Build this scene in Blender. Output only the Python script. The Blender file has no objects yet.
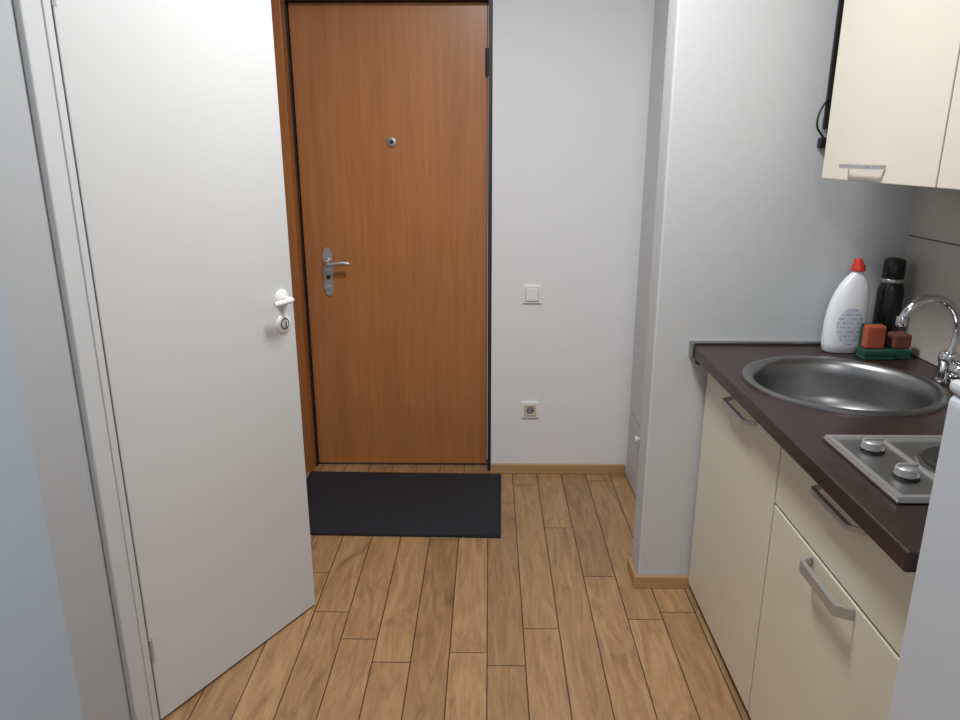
import bpy, bmesh, math, random
from mathutils import Vector, Matrix
random.seed(4)
S=bpy.context.scene
COL=S.collection
try:
    S.view_settings.view_transform='Standard'
except Exception: pass

def lin(c):
    return tuple(((x/255)/12.92 if x/255<=0.04045 else (((x/255)+0.055)/1.055)**2.4) for x in c)+(1.0,)

# ---------------------------------------------------------------- materials
class NT:
    def __init__(s,name):
        s.m=bpy.data.materials.new(name); s.m.use_nodes=True
        s.t=s.m.node_tree; s.b=s.t.nodes['Principled BSDF']
    def n(s,ty,**k):
        x=s.t.nodes.new(ty)
        for a,v in k.items(): setattr(x,a,v)
        return x
    def l(s,a,b): s.t.links.new(a,b)
    def math(s,op,a,b=None,c=None):
        x=s.n('ShaderNodeMath',operation=op)
        for i,v in enumerate((a,b,c)):
            if v is None: continue
            if isinstance(v,(int,float)): x.inputs[i].default_value=v
            else: s.l(v,x.inputs[i])
        return x.outputs[0]
    def mix(s,f,a,b,bt='MIX'):
        x=s.n('ShaderNodeMix',data_type='RGBA',blend_type=bt)
        for i,v in ((0,f),(6,a),(7,b)):
            if isinstance(v,(int,float)): x.inputs[i].default_value=v
            elif isinstance(v,tuple): x.inputs[i].default_value=v
            else: s.l(v,x.inputs[i])
        return x.outputs[2]
    def coord(s): return s.n('ShaderNodeTexCoord').outputs['Object']
    def mapping(s,v,scale=(1,1,1),loc=(0,0,0)):
        x=s.n('ShaderNodeMapping'); x.inputs['Scale'].default_value=scale; x.inputs['Location'].default_value=loc
        s.l(v,x.inputs['Vector']); return x.outputs[0]
    def noise(s,v,scale,detail=3,rough=.5,dist=0):
        x=s.n('ShaderNodeTexNoise'); x.inputs['Scale'].default_value=scale; x.inputs['Detail'].default_value=detail
        x.inputs['Roughness'].default_value=rough; x.inputs['Distortion'].default_value=dist
        s.l(v,x.inputs['Vector']); return x.outputs['Fac']
    def bump(s,h,st,dist=.01):
        x=s.n('ShaderNodeBump'); x.inputs['Strength'].default_value=st; x.inputs['Distance'].default_value=dist
        s.l(h,x.inputs['Height']); s.l(x.outputs[0],s.b.inputs['Normal'])

def simple(name,rgb,rough=.5,metal=0,var=.05,vs=8,bump=0,bs=200,coat=0,spec=.5):
    q=NT(name); c=lin(rgb); co=q.coord()
    f=q.noise(co,vs,3)
    d=tuple(x*(1-var) for x in c[:3])+(1,); e=tuple(min(1,x*(1+var)) for x in c[:3])+(1,)
    q.l(q.mix(f,d,e),q.b.inputs['Base Color'])
    q.b.inputs['Roughness'].default_value=rough; q.b.inputs['Metallic'].default_value=metal
    q.b.inputs['Coat Weight'].default_value=coat
    q.b.inputs['Specular IOR Level'].default_value=spec
    if bump: q.bump(q.noise(co,bs,2),bump,.002)
    return q.m

def floor_mat():
    q=NT('oak_laminate'); co=q.coord()
    sp=q.n('ShaderNodeSeparateXYZ'); q.l(co,sp.inputs[0]); x,y=sp.outputs[0],sp.outputs[1]
    w,L=.117,1.05
    rx=q.math('DIVIDE',q.math('ADD',x,.003),w); row=q.math('FLOOR',rx); fx=q.math('FRACT',rx)
    wn=q.n('ShaderNodeTexWhiteNoise',noise_dimensions='1D'); q.l(row,wn.inputs['W'])
    ry=q.math('ADD',q.math('DIVIDE',y,L),q.math('MULTIPLY',wn.outputs['Value'],7.3))
    colm=q.math('FLOOR',ry); fy=q.math('FRACT',ry)
    cx=q.n('ShaderNodeCombineXYZ'); q.l(row,cx.inputs[0]); q.l(colm,cx.inputs[1])
    w2=q.n('ShaderNodeTexWhiteNoise',noise_dimensions='2D'); q.l(cx.outputs[0],w2.inputs['Vector'])
    rnd=w2.outputs['Value']
    dx=q.math('MULTIPLY',q.math('MINIMUM',fx,q.math('SUBTRACT',1,fx)),w)
    dy=q.math('MULTIPLY',q.math('MINIMUM',fy,q.math('SUBTRACT',1,fy)),L)
    d=q.math('MINIMUM',dx,dy)
    mr=q.n('ShaderNodeMapRange'); q.l(d,mr.inputs[0]); mr.inputs[1].default_value=.0008; mr.inputs[2].default_value=.0028
    gro=mr.outputs[0]
    off=q.n('ShaderNodeCombineXYZ'); q.l(q.math('MULTIPLY',rnd,37),off.inputs[0]); q.l(q.math('MULTIPLY',rnd,91),off.inputs[1])
    va=q.n('ShaderNodeVectorMath',operation='ADD'); q.l(co,va.inputs[0]); q.l(off.outputs[0],va.inputs[1])
    g1=q.noise(q.mapping(va.outputs[0],(1,.06,1)),80,5,.7,.3)
    g2=q.noise(q.mapping(va.outputs[0],(1,.16,1)),17,5,.65,2.2)
    g3=q.noise(q.mapping(va.outputs[0],(1,.40,1)),9,3,.55,.8)
    cr=q.n('ShaderNodeValToRGB'); q.l(g2,cr.inputs[0])
    e=cr.color_ramp.elements; e[0].position=.3; e[0].color=lin((128,95,62)); e[1].position=.68; e[1].color=lin((196,158,116))
    m=e.new(.5); m.color=lin((170,131,90))
    c=q.mix(.42,cr.outputs[0],q.mix(g1,lin((112,80,50)),lin((214,176,132))))
    tint=q.mix(rnd,(.82,.80,.79,1),(1.06,1.05,1.03,1)); c=q.mix(1.0,c,tint,'MULTIPLY')
    kn=q.n('ShaderNodeMapRange'); q.l(g3,kn.inputs[0]); kn.inputs[1].default_value=.60; kn.inputs[2].default_value=.78
    c=q.mix(q.math('MULTIPLY',kn.outputs[0],.7),c,lin((92,62,38)))
    c=q.mix(gro,lin((58,38,24)),c)
    q.l(c,q.b.inputs['Base Color'])
    q.b.inputs['Roughness'].default_value=.40
    h=q.math('ADD',gro,q.math('MULTIPLY',g1,.15)); q.bump(h,.3,.002)
    return q.m

def wood_mat(name,a,b,sc=(1,1,.05),rough=.38,fine=60,big=5,mixf=.5):
    q=NT(name); co=q.coord()
    g1=q.noise(q.mapping(co,sc),fine,4,.6,.2)
    g2=q.noise(q.mapping(co,(sc[0],sc[1],sc[2]*3)),big,3,.5,.8)
    f=q.math('ADD',q.math('MULTIPLY',g1,mixf),q.math('MULTIPLY',g2,1-mixf))
    mr=q.n('ShaderNodeMapRange'); q.l(f,mr.inputs[0]); mr.inputs[1].default_value=.32; mr.inputs[2].default_value=.68
    q.l(q.mix(mr.outputs[0],lin(a),lin(b)),q.b.inputs['Base Color'])
    q.b.inputs['Roughness'].default_value=rough
    q.bump(g1,.06,.002)
    return q.m

def tile_mat():
    q=NT('backsplash_tile'); co=q.coord()
    sp=q.n('ShaderNodeSeparateXYZ'); q.l(co,sp.inputs[0])
    fz=q.math('FRACT',q.math('DIVIDE',q.math('SUBTRACT',sp.outputs[2],.90),.348))
    fy=q.math('FRACT',q.math('DIVIDE',q.math('ADD',sp.outputs[1],.11),.6))
    dz=q.math('MULTIPLY',q.math('MINIMUM',fz,q.math('SUBTRACT',1,fz)),.348)
    dy=q.math('MULTIPLY',q.math('MINIMUM',fy,q.math('SUBTRACT',1,fy)),.6)
    mr=q.n('ShaderNodeMapRange'); q.l(q.math('MINIMUM',dz,dy),mr.inputs[0]); mr.inputs[1].default_value=.0015; mr.inputs[2].default_value=.003
    c=q.mix(q.noise(co,6,4),lin((184,178,169)),lin((202,196,186)))
    c=q.mix(mr.outputs[0],lin((92,86,80)),c)
    q.l(c,q.b.inputs['Base Color']); q.b.inputs['Roughness'].default_value=.3
    q.bump(mr.outputs[0],.3,.002)
    return q.m

def white_door_mat():
    q=NT('white_lacquer_door'); co=q.coord()
    sp=q.n('ShaderNodeSeparateXYZ'); q.l(co,sp.inputs[0])
    base=q.mix(q.noise(co,3,3),lin((204,205,205)),lin((209,210,210)))
    n=q.noise(q.mapping(co,(1,1,2.2)),26,4,.7,1.0)
    mk_=q.n('ShaderNodeMapRange'); q.l(n,mk_.inputs[0]); mk_.inputs[1].default_value=.66; mk_.inputs[2].default_value=.76
    lo=q.n('ShaderNodeMapRange'); q.l(sp.outputs[2],lo.inputs[0]); lo.inputs[1].default_value=.55; lo.inputs[2].default_value=.05
    f=q.math('MULTIPLY',q.math('MULTIPLY',mk_.outputs[0],lo.outputs[0]),.35)
    q.l(q.mix(f,base,lin((140,128,112))),q.b.inputs['Base Color']); q.b.inputs['Roughness'].default_value=.42
    return q.m

def mat_mat():
    q=NT('black_ribbed_mat'); co=q.coord()
    sp=q.n('ShaderNodeSeparateXYZ'); q.l(co,sp.inputs[0])
    a=q.math('SINE',q.math('MULTIPLY',sp.outputs[0],900)); b=q.math('SINE',q.math('MULTIPLY',sp.outputs[1],900))
    h=q.math('ADD',q.math('MULTIPLY',a,b),q.noise(co,300,3))
    q.l(q.mix(q.noise(co,45,5,.7),lin((22,23,29)),lin((42,43,50))),q.b.inputs['Base Color'])
    q.b.inputs['Roughness'].default_value=.9
    q.bump(h,.5,.002)
    return q.m

def counter_mat():
    q=NT('countertop_laminate'); co=q.coord()
    f=q.noise(q.mapping(co,(1,.4,1)),90,5,.7,.5)
    mr=q.n('ShaderNodeMapRange'); q.l(f,mr.inputs[0]); mr.inputs[1].default_value=.4; mr.inputs[2].default_value=.8
    q.l(q.mix(mr.outputs[0],lin((44,31,29)),lin((68,51,46))),q.b.inputs['Base Color'])
    q.b.inputs['Roughness'].default_value=.33
    return q.m

def bottle_mat():
    q=NT('white_plastic_label'); co=q.coord()
    sp=q.n('ShaderNodeSeparateXYZ'); q.l(co,sp.inputs[0])
    ex=q.math('DIVIDE',sp.outputs[0],.04); ez=q.math('DIVIDE',q.math('SUBTRACT',sp.outputs[2],.085),.058)
    r=q.math('ADD',q.math('POWER',q.math('ABSOLUTE',ex),2.0),q.math('POWER',q.math('ABSOLUTE',ez),2.0))
    inn=q.math('LESS_THAN',r,1)
    rows=q.math('LESS_THAN',q.math('FRACT',q.math('MULTIPLY',sp.outputs[2],75)),.35)
    txt=q.math('GREATER_THAN',q.noise(q.mapping(co,(3,1,1)),60,2),.5)
    lab=q.mix(q.math('MULTIPLY',rows,txt),lin((204,210,222)),lin((150,160,188)))
    c=q.mix(inn,lin((232,234,238)),lab)
    q.l(c,q.b.inputs['Base Color']); q.b.inputs['Roughness'].default_value=.3
    return q.m

M={}
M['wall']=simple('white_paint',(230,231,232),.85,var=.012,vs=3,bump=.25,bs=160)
M['walls']=simple('shaded_white_paint',(197,199,200),.85,var=.012,vs=3,bump=.25,bs=160)  # white wall paint darkened, the partition's shade put into the colour
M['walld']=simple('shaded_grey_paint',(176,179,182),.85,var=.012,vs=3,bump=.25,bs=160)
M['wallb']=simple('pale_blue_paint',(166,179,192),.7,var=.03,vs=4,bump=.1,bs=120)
M['ceil']=simple('ceiling_paint',(235,235,233),.9,var=.01)
M['floor']=floor_mat()
M['door']=wood_mat('beech_veneer_door',(164,104,59),(188,125,74),(1,1,.045),rough=.34)
M['trimw']=wood_mat('orange_wood_trim',(150,92,46),(178,114,62),(1,1,.06))
M['base']=wood_mat('pale_wood_baseboard',(164,128,88),(190,155,112),(.06,.06,1),rough=.45)
M['dark']=simple('dark_steel_frame',(46,39,35),.5,var=.1)
M['wdoor']=white_door_mat()
M['wtrim']=simple('white_casing',(198,200,201),.5,var=.015)
M['cream']=simple('cream_laminate',(215,207,189),.38,var=.012,vs=3)
M['creamu']=simple('ivory_laminate',(214,208,194),.38,var=.012,vs=3)
M['creamd']=simple('cream_edge',(186,170,142),.5,var=.03)
M['plinth']=simple('dark_plinth',(40,34,32),.5,var=.1)
M['counter']=counter_mat()
M['steel']=simple('brushed_steel',(196,196,196),.3,1,var=.04,vs=40)
M['handle']=simple('satin_nickel',(190,190,190),.38,.7,var=.03,vs=40)
M['sink']=simple('sink_steel',(155,155,155),.34,1,var=.05,vs=30)
M['chrome']=simple('chrome',(215,215,218),.1,1,var=.02)
M['alu']=simple('aluminium_strip',(160,162,165),.35,1,var=.05)
M['black']=simple('black_plastic',(22,22,24),.45,var=.1)
M['iron']=simple('cast_iron_plate',(40,36,35),.55,var=.15,vs=40)
M['mat']=mat_mat()
M['plast']=simple('white_plastic',(236,236,232),.35,var=.01)
M['sock']=simple('beige_plastic',(205,198,170),.4,var=.02)
M['bottle']=bottle_mat()
M['red']=simple('red_plastic',(196,50,38),.35,var=.05)
M['thermo']=simple('dark_steel_flask',(62,60,62),.25,.85,var=.08,vs=20)
M['orange']=simple('orange_sponge',(172,84,56),.95,var=.2,vs=120,bump=.8,bs=400)
M['rust']=simple('rust_sponge',(112,64,52),.95,var=.2,vs=120,bump=.8,bs=400)
M['green']=simple('green_scourer',(26,74,58),.95,var=.25,vs=200,bump=.8,bs=600)
M['fridge']=simple('white_enamel',(200,206,212),.35,var=.01,vs=4)
M['tile']=tile_mat()
M['grey']=simple('grey_gasket',(130,132,134),.6,var=.03)
q=NT('lamp_diffuser'); q.b.inputs['Emission Color'].default_value=(1,.98,.95,1); q.b.inputs['Emission Strength'].default_value=3; M['lamp']=q.m

# ---------------------------------------------------------------- mesh helpers
def mk(name,bm,mat,parent=None,local=False,smooth=False):
    bmesh.ops.recalc_face_normals(bm,faces=bm.faces)
    me=bpy.data.meshes.new(name); bm.to_mesh(me); bm.free()
    if smooth:
        for p in me.polygons: p.use_smooth=True
    o=bpy.data.objects.new(name,me); COL.objects.link(o)
    if mat: me.materials.append(M[mat])
    if parent:
        o.parent=parent
        if not local: o.matrix_parent_inverse=Matrix.Translation(-Vector(parent.location))
    return o
def root(name,loc=(0,0,0),rz=0):
    o=bpy.data.objects.new(name,None); COL.objects.link(o); o.location=loc; o.rotation_euler[2]=rz
    o.empty_display_size=.05
    return o
def box(name,x0,x1,y0,y1,z0,z1,mat,bev=0,parent=None,local=False,seg=2):
    bm=bmesh.new(); bmesh.ops.create_cube(bm,size=1)
    for v in bm.verts:
        v.co=Vector(((x0+x1)/2+v.co.x*(x1-x0),(y0+y1)/2+v.co.y*(y1-y0),(z0+z1)/2+v.co.z*(z1-z0)))
    if bev: bmesh.ops.bevel(bm,geom=list(bm.edges),offset=bev,segments=seg,affect='EDGES',profile=.5)
    return mk(name,bm,mat,parent,local)
def lathe(name,prof,c,mat,parent=None,axis='Z',n=48,local=False,sx=1,sy=1):
    """prof list of (r,h) ; r=0 makes a pole"""
    bm=bmesh.new(); rings=[]
    def T(p):
        x,y,z=p
        if axis=='Z': q=(x*sx,y*sy,z)
        elif axis=='X': q=(z,x,y)
        else: q=(x,z,y)
        return Vector(c)+Vector(q)
    for r,h in prof:
        if r<1e-6: rings.append([bm.verts.new(T((0,0,h)))])
        else: rings.append([bm.verts.new(T((r*math.cos(2*math.pi*i/n),r*math.sin(2*math.pi*i/n),h))) for i in range(n)])
    for a,b in zip(rings,rings[1:]):
        for i in range(n):
            j=(i+1)%n
            if len(a)==1 and len(b)==1: continue
            if len(a)==1: bm.faces.new((a[0],b[i],b[j]))
            elif len(b)==1: bm.faces.new((a[i],a[j],b[0]))
            else: bm.faces.new((a[i],a[j],b[j],b[i]))
    o=mk(name,bm,mat,parent,local,True)
    md=o.modifiers.new('es','EDGE_SPLIT'); md.split_angle=math.radians(40)
    return o
def loft(name,secs,mat,parent=None,n=40,p=2.4,local=False,c=(0,0,0)):
    """secs: (cx,cy,z,rx,ry)"""
    bm=bmesh.new(); rings=[]
    for cx,cy,z,rx,ry in secs:
        R=[]
        for i in range(n):
            t=2*math.pi*i/n; ct,st=math.cos(t),math.sin(t)
            R.append(bm.verts.new((c[0]+cx+rx*math.copysign(abs(ct)**(2/p),ct),c[1]+cy+ry*math.copysign(abs(st)**(2/p),st),c[2]+z)))
        rings.append(R)
    for a,b in zip(rings,rings[1:]):
        for i in range(n):
            j=(i+1)%n; bm.faces.new((a[i],a[j],b[j],b[i]))
    bm.faces.new(rings[0][::-1]); bm.faces.new(rings[-1])
    o=mk(name,bm,mat,parent,local,True)
    md=o.modifiers.new('es','EDGE_SPLIT'); md.split_angle=math.radians(50)
    return o
def tube(name,pts,r,mat,parent=None,local=False,radii=None):
    cu=bpy.data.curves.new(name,'CURVE'); cu.dimensions='3D'; cu.bevel_depth=r; cu.bevel_resolution=6; cu.resolution_u=12; cu.use_fill_caps=True
    s=cu.splines.new('NURBS'); s.points.add(len(pts)-1)
    for i,p in enumerate(pts):
        s.points[i].co=(*p,1)
        if radii: s.points[i].radius=radii[i]
    s.use_endpoint_u=True; s.order_u=4 if len(pts)>3 else 2
    t=bpy.data.objects.new(name+'_c',cu); COL.objects.link(t)
    dg=bpy.context.evaluated_depsgraph_get(); me=bpy.data.meshes.new_from_object(t.evaluated_get(dg)); bpy.data.objects.remove(t)
    for p in me.polygons: p.use_smooth=True
    me.materials.clear(); me.materials.append(M[mat])
    o=bpy.data.objects.new(name,me); COL.objects.link(o)
    if parent:
        o.parent=parent
        if not local: o.matrix_parent_inverse=Matrix.Translation(-Vector(parent.location))
    return o

# ---------------------------------------------------------------- room shell
H=2.6
box('floor',-2.2,1.4,-2.6,3.35,-.05,0,'floor')
box('ceiling',-2.2,1.4,-2.6,3.35,H,H+.05,'ceil')
w=root('wall_back',(0,3.27,0))
box('right_part',.010,1.4,3.2,3.35,0,H,'wall',parent=w)
box('over_door',-.9,.010,3.2,3.35,2.11,H,'wall',parent=w)
box('left_part',-2.2,-.9,3.2,3.35,0,H,'wall',parent=w)
w=root('wall_left',(-.95,2,0))
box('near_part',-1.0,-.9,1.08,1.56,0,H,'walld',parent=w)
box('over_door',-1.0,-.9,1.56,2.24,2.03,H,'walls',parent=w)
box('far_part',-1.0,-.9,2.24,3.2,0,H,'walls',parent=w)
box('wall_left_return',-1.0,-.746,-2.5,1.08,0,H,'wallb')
box('wall_right',1.30,1.40,-2.5,3.2,0,H,'wall')
box('wall_front',-1.0,1.4,-2.6,-2.5,0,H,'wall')
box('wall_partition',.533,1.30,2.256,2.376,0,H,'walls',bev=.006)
box('wall_niche',.67,.77,2.376,3.2,0,H,'wall')
w=root('wall_bathroom',(-2.1,2.2,0))
box('side',-2.2,-2.1,1.2,3.2,0,H,'wall',parent=w)
box('near',-2.1,-1.0,1.2,1.3,0,H,'wall',parent=w)

# baseboards
box('baseboard_back',.012,.655,3.185,3.2,0,.048,'base',.003)
b=root('baseboard_partition',(.6,2.25,0))
box('front',.518,.72,2.241,2.256,0,.048,'base',.003,parent=b)
box('side',.518,.533,2.256,2.376,0,.048,'base',.003,parent=b)
box('baseboard_left',-.9,-.888,2.32,3.18,0,.048,'base',.003)

# closet access doors in the niche side wall
c=root('door_3',(.66,2.8,0))
box('upper_panel',.656,.6698,2.40,3.17,.340,2.25,'wtrim',.002,parent=c)
box('lower_panel',.656,.6698,2.40,3.17,.012,.328,'wtrim',.002,parent=c)
lathe('knob',[(0,-.024),(.013,-.024),(.015,-.016),(.007,-.008),(.007,0)],(.656,2.90,.300),'plast',parent=c,axis='X',n=20)

# ---------------------------------------------------------------- entry door
d=root('door_1',(-.42,3.28,0))
box('leaf',-.842,-.010,3.272,3.315,.012,2.088,'door',.004,parent=d)
box('frame_right',-.007,.0098,3.215,3.35,0,2.11,'dark',parent=d)
box('frame_top',-.85,-.007,3.215,3.35,2.09,2.11,'dark',parent=d)
box('frame_left',-.851,-.845,3.255,3.35,0,2.09,'dark',parent=d)
box('wood_jamb',-.899,-.851,3.186,3.35,0,2.09,'trimw',.003,parent=d)
box('back_panel',-.842,-.010,3.318,3.345,.012,2.088,'dark',parent=d)
for z in (1.80,):
    lathe('hinge',[(0,0),(.009,0),(.009,.11),(0,.11)],(-.012,3.262,z),'dark',parent=d,n=16)
lathe('peephole',[(0,-.006),(.010,-.006),(.012,-.010),(.019,-.009),(.021,-.004),(.021,0)],(-.428,3.272,1.533),'steel',parent=d,axis='Y',n=28)
lathe('peephole_lens',[(0,-.009),(.006,-.008),(.009,-.0055)],(-.428,3.272,1.533),'dark',parent=d,axis='Y',n=20)
def outline_plate(name,pts,y0,y1,mat,parent,bev=.002):
    bm=bmesh.new()
    vs=[bm.verts.new((x,y0,z)) for x,z in pts]; f=bm.faces.new(vs)
    r=bmesh.ops.extrude_face_region(bm,geom=[f])
    for v in r['geom']:
        if isinstance(v,bmesh.types.BMVert): v.co.y=y1
    if bev:
        es=[e for e in bm.edges if all(abs(v.co.y-y0)<1e-6 for v in e.verts)]
        bmesh.ops.bevel(bm,geom=es,offset=bev,segments=2,affect='EDGES')
    return mk(name,bm,mat,parent)
px,pz=-.738,.965
pts=[]
N=48
for i in range(N):
    t=2*math.pi*i/N; s=math.sin(t)
    zz=.110*s
    wd=.022*(1+.14*math.cos(3*math.pi*s))
    xx=wd*math.copysign(abs(math.cos(t))**.4,math.cos(t)) if abs(math.cos(t))>1e-6 else 0
    pts.append((px+xx,pz+zz))
outline_plate('handle_plate',pts,3.264,3.272,'handle',d,.0015)
lathe('handle_rose',[(0,-.014),(.014,-.014),(.018,-.008),(.018,0)],(px,3.264,pz+.045),'chrome',parent=d,axis='Y',n=28)
tube('lever',[(px,3.262,pz+.045),(px,3.225,pz+.045),(px+.005,3.212,pz+.045),(px+.035,3.208,pz+.040),(px+.07,3.208,pz+.052),(px+.108,3.212,pz+.044)],.0095,'handle',parent=d)
lathe('key_cylinder',[(0,-.006),(.009,-.006),(.010,0)],(px,3.264,pz-.025),'dark',parent=d,axis='Y',n=24)
lathe('turn_knob',[(0,-.012),(.008,-.012),(.009,0)],(px,3.264,pz-.070),'chrome',parent=d,axis='Y',n=24)

# ---------------------------------------------------------------- white open door (bathroom)
ang=math.atan2(.53,.30)
d2=root('door_2',(-.889,1.60,0),ang)
box('leaf',-.004,.605,0,.04,.008,2.0,'wdoor',.003,parent=d2,local=True)
hx=.557
lathe('rose',[(0,-.010),(.020,-.010),(.025,-.006),(.026,0)],(hx,0,1.08),'plast',parent=d2,axis='Y',local=True,n=32)
tube('lever',[(hx,-.006,1.08),(hx,-.04,1.08),(hx-.004,-.050,1.08),(hx-.03,-.052,1.081),(hx-.05,-.050,1.079),(hx-.07,-.044,1.077)],.008,'plast',parent=d2,local=True)
lathe('lock_rose',[(0,-.007),(.022,-.007),(.027,-.004),(.028,0)],(hx,0,1.003),'plast',parent=d2,axis='Y',local=True,n=32,)
lathe('lock_ring',[(.0135,-.0072),(.0155,-.0085),(.0175,-.0072)],(hx,0,1.003),'black',parent=d2,axis='Y',local=True,n=28)
lathe('lock_thumbturn',[(0,-.012),(.009,-.012),(.010,-.007)],(hx,0,1.003),'plast',parent=d2,axis='Y',local=True,n=20)
box('keyhole',hx-.002,hx+.002,-.0128,-.0118,.994,1.010,'black',parent=d2,local=True)
for z in (.20,1.78):
    lathe('hinge',[(0,0),(.006,.0),(.006,.07),(0,.07)],(-.006,-.006,z),'handle',parent=d2,local=True,n=16)
box('latch_plate',.605,.6065,.012,.03,.96,1.13,'steel',parent=d2,local=True)
t=root('trim_1',(-.89,1.9,0))
box('casing_near',-.9,-.884,1.477,1.578,0,2.10,'wtrim',.004,parent=t)
box('casing_near_step',-.884,-.880,1.545,1.572,0,2.06,'wtrim',.0015,parent=t)
box('casing_far',-.9,-.884,2.225,2.32,0,2.10,'wtrim',.004,parent=t)
box('casing_top',-.9,-.884,1.578,2.225,2.012,2.10,'wtrim',.004,parent=t)
box('jamb_near',-1.0,-.925,1.56,1.575,0,2.02,'wtrim',parent=t)
box('jamb_far',-1.0,-.9,2.225,2.24,0,2.02,'wtrim',parent=t)

# ---------------------------------------------------------------- door mat
bm=bmesh.new(); bmesh.ops.create_cube(bm,size=1)
for v in bm.verts: v.co=Vector((v.co.x*.92,v.co.y*.585,v.co.z*.010))
bmesh.ops.bevel(bm,geom=list(bm.edges),offset=.003,segments=2,affect='EDGES')
m=mk('doormat',bm,'mat'); m.location=(-.405,2.880,.0055); m.rotation_euler[2]=math.radians(-1.0)

# ---------------------------------------------------------------- switch + socket
s=root('light_switch',(.192,3.2,.877))
box('plate',.192-.041,.192+.041,3.190,3.2,.877-.041,.877+.041,'plast',.003,parent=s)
box('rocker',.192-.029,.192+.029,3.184,3.1905,.877-.029,.877+.029,'plast',.002,parent=s)
box('rocker_gap',.192-.0305,.192+.0305,3.1893,3.1902,.877-.0305,.877+.0305,'grey',parent=s)
s=root('wall_socket',(.193,3.2,.325))
box('plate',.193-.04,.193+.04,3.190,3.2,.285,.365,'plast',.003,parent=s)
box('insert',.193-.029,.193+.029,3.186,3.191,.296,.354,'sock',.002,parent=s)
lathe('well_ring',[(.019,-.001),(.0235,-.003),(.0235,0)],(.193,3.186,.325),'sock',parent=s,axis='Y',n=32)
lathe('well',[(0,-.0006),(.0195,-.0006)],(.193,3.186,.325),'grey',parent=s,axis='Y',n=32)
for dx in (-.0095,.0095):
    lathe('pin_hole',[(0,-.0012),(.003,-.0012),(.003,-.0006)],(.193+dx,3.186,.325),'black',parent=s,axis='Y',n=12)

# ---------------------------------------------------------------- kitchen base
k=root('kitchen_base_cabinet',(.98,1.6,0))
FX0,FX1=.707,.725
box('side_far',.727,1.27,2.222,2.238,.10,.858,'creamd',parent=k)
box('side_mid',.727,1.27,1.615,1.631,.10,.70,'creamd',parent=k)
box('side_near',.727,1.27,1.004,1.020,.10,.858,'creamd',parent=k)
box('bottom_panel',.727,1.27,1.020,2.222,.09,.10,'creamd',parent=k)
box('back_panel',1.27,1.28,1.004,2.238,.10,.858,'creamd',parent=k)
box('plinth',.734,.75,1.004,2.238,0,.10,'plinth',parent=k)
box('door_sink',FX0,FX1,1.626,2.236,.030,.852,'cream',.0025,parent=k)
box('drawer_front',FX0,FX1,1.006,1.620,.664,.852,'cream',.0025,parent=k)
box('door_lower',FX0,FX1,1.006,1.620,.030,.657,'cream',.0025,parent=k)
def handle(y0,y1,x,z,parent,hh=.006):
    n=14; bm=bmesh.new(); rows=[]
    for i in range(n+1):
        f=i/n; y=y0+(y1-y0)*f
        e=min(f,1-f); out=.028*min(1,e/.08)**.6
        rows.append([bm.verts.new((x-out+dx,y,z+dz)) for dx,dz in ((-.007,-hh),(-.007,hh),(.003,hh),(.003,-hh))])
    for a,b in zip(rows,rows[1:]):
        for i in range(4): bm.faces.new((a[i],a[(i+1)%4],b[(i+1)%4],b[i]))
    bm.faces.new(rows[0]); bm.faces.new(rows[-1][::-1])
    return mk('handle',bm,'handle',parent)
handle(1.785,1.990,FX0,.806,k)
handle(1.205,1.395,FX0,.818,k)
handle(1.205,1.395,FX0,.638,k,.012)

# countertop with sink hole
SX,SY=.940,1.845
ct=box('countertop',.652,1.298,1.0,2.254,.862,.900,'counter',.004)
cut=lathe('cut',[(0,-.2),(.237,-.2),(.237,.2),(0,.2)],(SX,SY,.88),None,n=64)
cut.modifiers.clear()
md=ct.modifiers.new('b','BOOLEAN'); md.operation='DIFFERENCE'; md.object=cut; md.solver='EXACT'
dg=bpy.context.evaluated_depsgraph_get(); me=bpy.data.meshes.new_from_object(ct.evaluated_get(dg))
ct.modifiers.clear(); ct.data=me; bpy.data.objects.remove(cut)
if not me.materials: me.materials.append(M['counter'])
e=root('countertop_end_strip',(.98,2.24,.9))
box('strip',.652,1.20,2.238,2.2555,.9005,.910,'alu',.003,parent=e)
box('corner_cap',.646,.6515,2.215,2.2555,.862,.910,'alu',.0015,parent=e)
box('bracket',.665,.698,2.222,2.250,.838,.8615,'black',.003,parent=e)

# sink
s=root('kitchen_sink',(SX,SY,.9))
lathe('bowl',[(.250,.9005),(.249,.9065),(.244,.9085),(.232,.9075),(.222,.902),(.214,.890),(.211,.86),(.208,.80),(.200,.775),(.180,.757),(.15,.750),(.05,.746),(.042,.742),(.0,.742)],(SX,SY,0),'sink',parent=s,n=96)
lathe('drain',[(.040,.7435),(.036,.7465),(.028,.744),(.0,.744)],(SX,SY,0),'chrome',parent=s,n=32)
lathe('drain_plug',[(.018,.7445),(.017,.749),(0,.750)],(SX,SY,0),'black',parent=s,n=24)

# faucet
FX,FY=1.218,1.85
f=root('kitchen_faucet',(FX,FY,.9))
lathe('base',[(0,.909),(.027,.909),(.027,.914),(.022,.918),(.021,.955),(.024,.962),(.024,.980),(.018,.989),(.0,.989)],(FX,FY,0),'chrome',parent=f,n=32)
tube('spout',[(FX,FY,.98),(FX+.010,FY,1.01),(FX+.016,FY,1.06),(FX-.012,FY,1.115),(FX-.066,FY,1.138),(FX-.108,FY,1.124),(FX-.130,FY,1.10),(FX-.140,FY,1.075)],.010,'chrome',parent=f)
lathe('aerator',[(0,1.058),(.0115,1.058),(.013,1.062),(.013,1.080),(.011,1.084)],(FX-.140,FY,0),'chrome',parent=f,n=24)
lathe('valve_hub',[(0,-.055),(.018,-.055),(.024,-.048),(.025,-.02),(.019,-.012),(.015,0)],(FX,FY-.018,.950),'chrome',parent=f,axis='Y',n=28)
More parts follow.
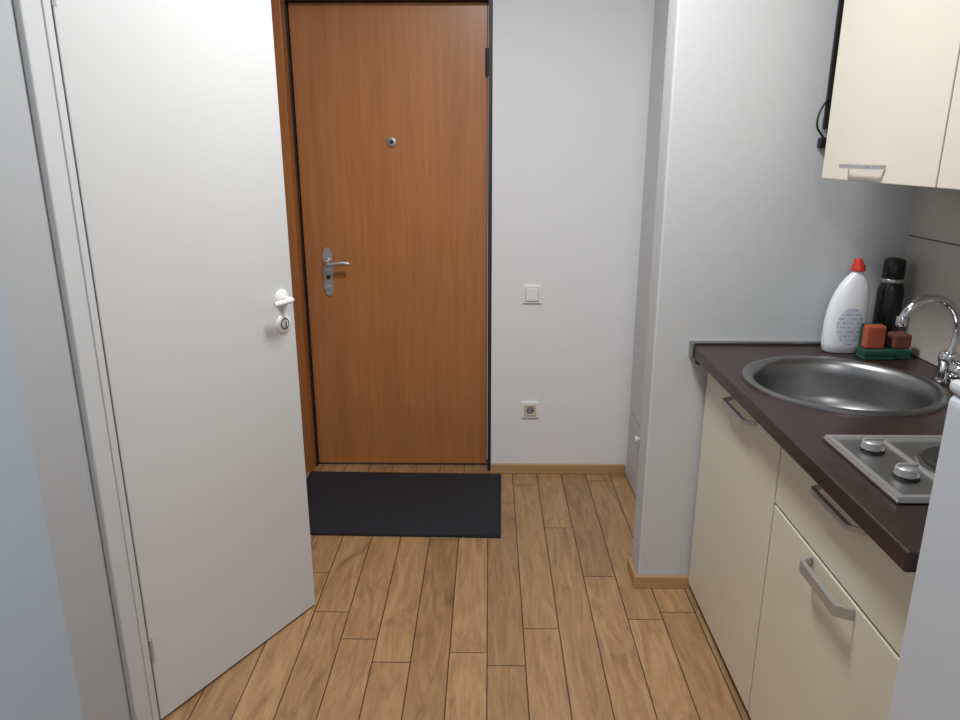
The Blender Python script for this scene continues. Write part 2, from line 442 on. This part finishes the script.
tube('lever',[(FX,FY-.066,.950),(FX+.02,FY-.070,.956),(FX+.05,FY-.072,.966)],.007,'chrome',parent=f,)

# hob
h=root('electric_hob',(.97,1.3,.9))
box('tray',.718,1.232,1.155,1.452,.9005,.908,'steel',.003,parent=h)
def frame(name,x0,x1,y0,y1,z0,z1,t,mat,parent):
    bm=bmesh.new()
    def ring(a,z): return [bm.verts.new(p) for p in ((x0+a,y0+a,z),(x1-a,y0+a,z),(x1-a,y1-a,z),(x0+a,y1-a,z))]
    R=[ring(0,z0),ring(.002,z1),ring(t-.002,z1),ring(t,z0)]
    for a,b in zip(R,R[1:]):
        for i in range(4): bm.faces.new((a[i],a[(i+1)%4],b[(i+1)%4],b[i]))
    return mk(name,bm,mat,parent)
frame('rim',.720,1.230,1.157,1.450,.908,.9135,.014,'handle',h)
frame('inner_rim',.832,1.214,1.175,1.432,.908,.9125,.008,'handle',h)
for y in (1.375,1.250):
    lathe('knob_skirt',[(0,.908),(.024,.908),(.024,.910),(.019,.912),(0,.912)],(.785,y,0),'black',parent=h,n=32)
    lathe('knob',[(.018,.912),(.0215,.915),(.020,.929),(.016,.932),(0,.9325)],(.785,y,0),'handle',parent=h,n=32)
    box('knob_grip',.766,.804,y-.0035,y+.0035,.931,.937,'handle',.0015,parent=h)
for x,r in ((.932,.078),(1.118,.078)):
    lathe('plate_ring',[(r+.010,.908),(r+.009,.913),(r+.001,.914),(r,.908)],(x,1.30,0),'chrome',parent=h,n=48)
    lathe('hot_plate',[(r,.909),(r,.918),(r-.004,.920),(r*.6,.920),(r*.58,.9185),(r*.35,.9185),(r*.33,.9175),(0,.9175)],(x,1.30,0),'iron',parent=h,n=48)

# ---------------------------------------------------------------- items on the counter
b=root('dish_soap_bottle',(1.094,2.172,.9005))
loft('body',[(0,0,0,.054,.030),(0,0,.004,.060,.034),(0,0,.03,.063,.036),(0,0,.09,.062,.036),(.002,0,.125,.060,.035),(.004,0,.155,.056,.033),(.008,0,.185,.050,.029),(.012,0,.212,.040,.024),(.014,0,.232,.027,.019),(.016,0,.243,.017,.015),(.016,0,.250,.013,.013)],'bottle',parent=b,local=True)
loft('cap',[(.016,0,.2495,.018,.018),(.016,0,.252,.0205,.0205),(.016,0,.266,.019,.019),(.015,0,.272,.015,.015),(.013,0,.282,.013,.013),(.012,0,.287,.010,.010)],'red',parent=b,local=True,p=2)
b=root('thermos_flask',(1.230,2.195,.9005))
lathe('body',[(0,0),(.034,0),(.037,.004),(.037,.185),(.034,.20),(.029,.212)],(0,0,0),'thermo',parent=b,local=True)
lathe('collar',[(.0295,.212),(.031,.214),(.031,.222),(.0295,.224)],(0,0,0),'steel',parent=b,local=True)
lathe('lid',[(.030,.224),(.031,.227),(.030,.275),(.026,.283),(.012,.287),(0,.287)],(0,0,0),'thermo',parent=b,local=True)
s=root('kitchen_sponge',(1.15,2.085,.9))
box('scourer',1.110,1.200,2.066,2.118,.9008,.912,'green',.003,parent=s)
box('foam',1.110,1.200,2.066,2.118,.9122,.930,'green',.004,parent=s)
s=root('kitchen_sponge.001',(1.15,2.10,.95))
box('foam',1.120,1.178,2.085,2.116,.9302,1.000,'orange',.006,parent=s)
box('scourer',1.120,1.178,2.1165,2.124,.9302,1.000,'green',.002,parent=s)
s=root('kitchen_sponge.002',(1.24,2.10,.92))
box('foam',1.203,1.255,2.083,2.130,.9304,.975,'rust',.006,parent=s)
box('base_foam',1.203,1.255,2.075,2.130,.9008,.930,'green',.003,parent=s)

# ---------------------------------------------------------------- wall cabinets
u=root('kitchen_wall_cabinet',(1.12,1.6,1.7))
box('carcass_a',.970,1.298,1.592,2.14,1.427,2.15,'creamu',.001,parent=u)
box('carcass_b',.970,1.298,1.03,1.588,1.427,2.15,'creamu',.001,parent=u)
box('door_a',.950,.968,1.592,2.14,1.422,2.15,'creamu',.0025,parent=u)
box('door_b',.950,.968,1.03,1.587,1.422,2.15,'creamu',.0025,parent=u)
handle(1.80,1.985,.950,1.460,u,.005)
handle(1.10,1.30,.950,1.460,u,.005)
# power cord by the cabinet
p=root('power_cord',(.99,2.24,1.7))
box('conduit',.984,.998,2.244,2.2555,1.56,2.3,'black',.003,parent=p)
box('plug',.974,1.004,2.232,2.2555,1.505,1.535,'black',.005,parent=p)
tube('loop',[(.985,2.243,1.64),(.968,2.24,1.62),(.958,2.235,1.59),(.960,2.235,1.56),(.972,2.238,1.550),(.99,2.24,1.53)],.003,'black',parent=p)

# backsplash
bs=box('backsplash_tiles',1.291,1.2995,1.0,2.2555,.9005,1.42,'tile')

# ---------------------------------------------------------------- fridge
r=root('refrigerator',(.95,.7,0))
box('body',.706,1.27,.425,.975,.03,1.172,'fridge',.012,parent=r,seg=3)
box('gasket',.698,.708,.435,.965,.06,1.15,'grey',parent=r)
box('door',.647,.699,.425,.975,.05,1.172,'fridge',.014,parent=r,seg=4)
box('worktop',.647,1.27,.425,.975,1.1725,1.192,'fridge',.008,parent=r,seg=3)
box('grip',.636,.648,.435,.46,.75,1.02,'grey',.004,parent=r)
for x in (.74,1.23):
    for y in (.46,.94):
        lathe('foot',[(0,0),(.018,0),(.018,.031),(0,.031)],(x,y,0),'black',parent=r,n=16)

# ---------------------------------------------------------------- ceiling lamp, added rear fill
def lamp(name,x,y,power,rad=.17):
    r=root(name,(x,y,H))
    lathe('housing',[(0,0),(rad+.02,0),(rad+.02,-.03),(rad,-.035)],(0,0,0),'plast',parent=r,local=True)
    lathe('diffuser',[(rad,-.035),(rad*.8,-.06),(rad*.4,-.07),(0,-.072)],(0,0,0),'lamp',parent=r,local=True)
    L=bpy.data.lights.new(name+'_light','AREA'); L.shape='DISK'; L.size=rad*2.2; L.energy=power; L.color=(.985,.99,1)
    o=bpy.data.objects.new(name+'_light',L); COL.objects.link(o); o.parent=r; o.location=(0,0,-.085)
lamp('ceiling_lamp',.05,1.70,29)
lamp('added_rear_fill',.1,-1.2,26)  # unseen fill lamp added behind the camera to brighten the room

wd=bpy.data.worlds.new('World'); S.world=wd; wd.use_nodes=True
wd.node_tree.nodes['Background'].inputs[0].default_value=(.75,.85,1,1); wd.node_tree.nodes['Background'].inputs[1].default_value=.3

cam=bpy.data.cameras.new('camera'); cam.sensor_width=36; cam.lens=27; cam.clip_start=.02
co=bpy.data.objects.new('camera',cam); COL.objects.link(co)
co.location=(0,0,1.5); co.rotation_euler=(math.radians(90-16.26),0,math.radians(.76))
S.camera=co
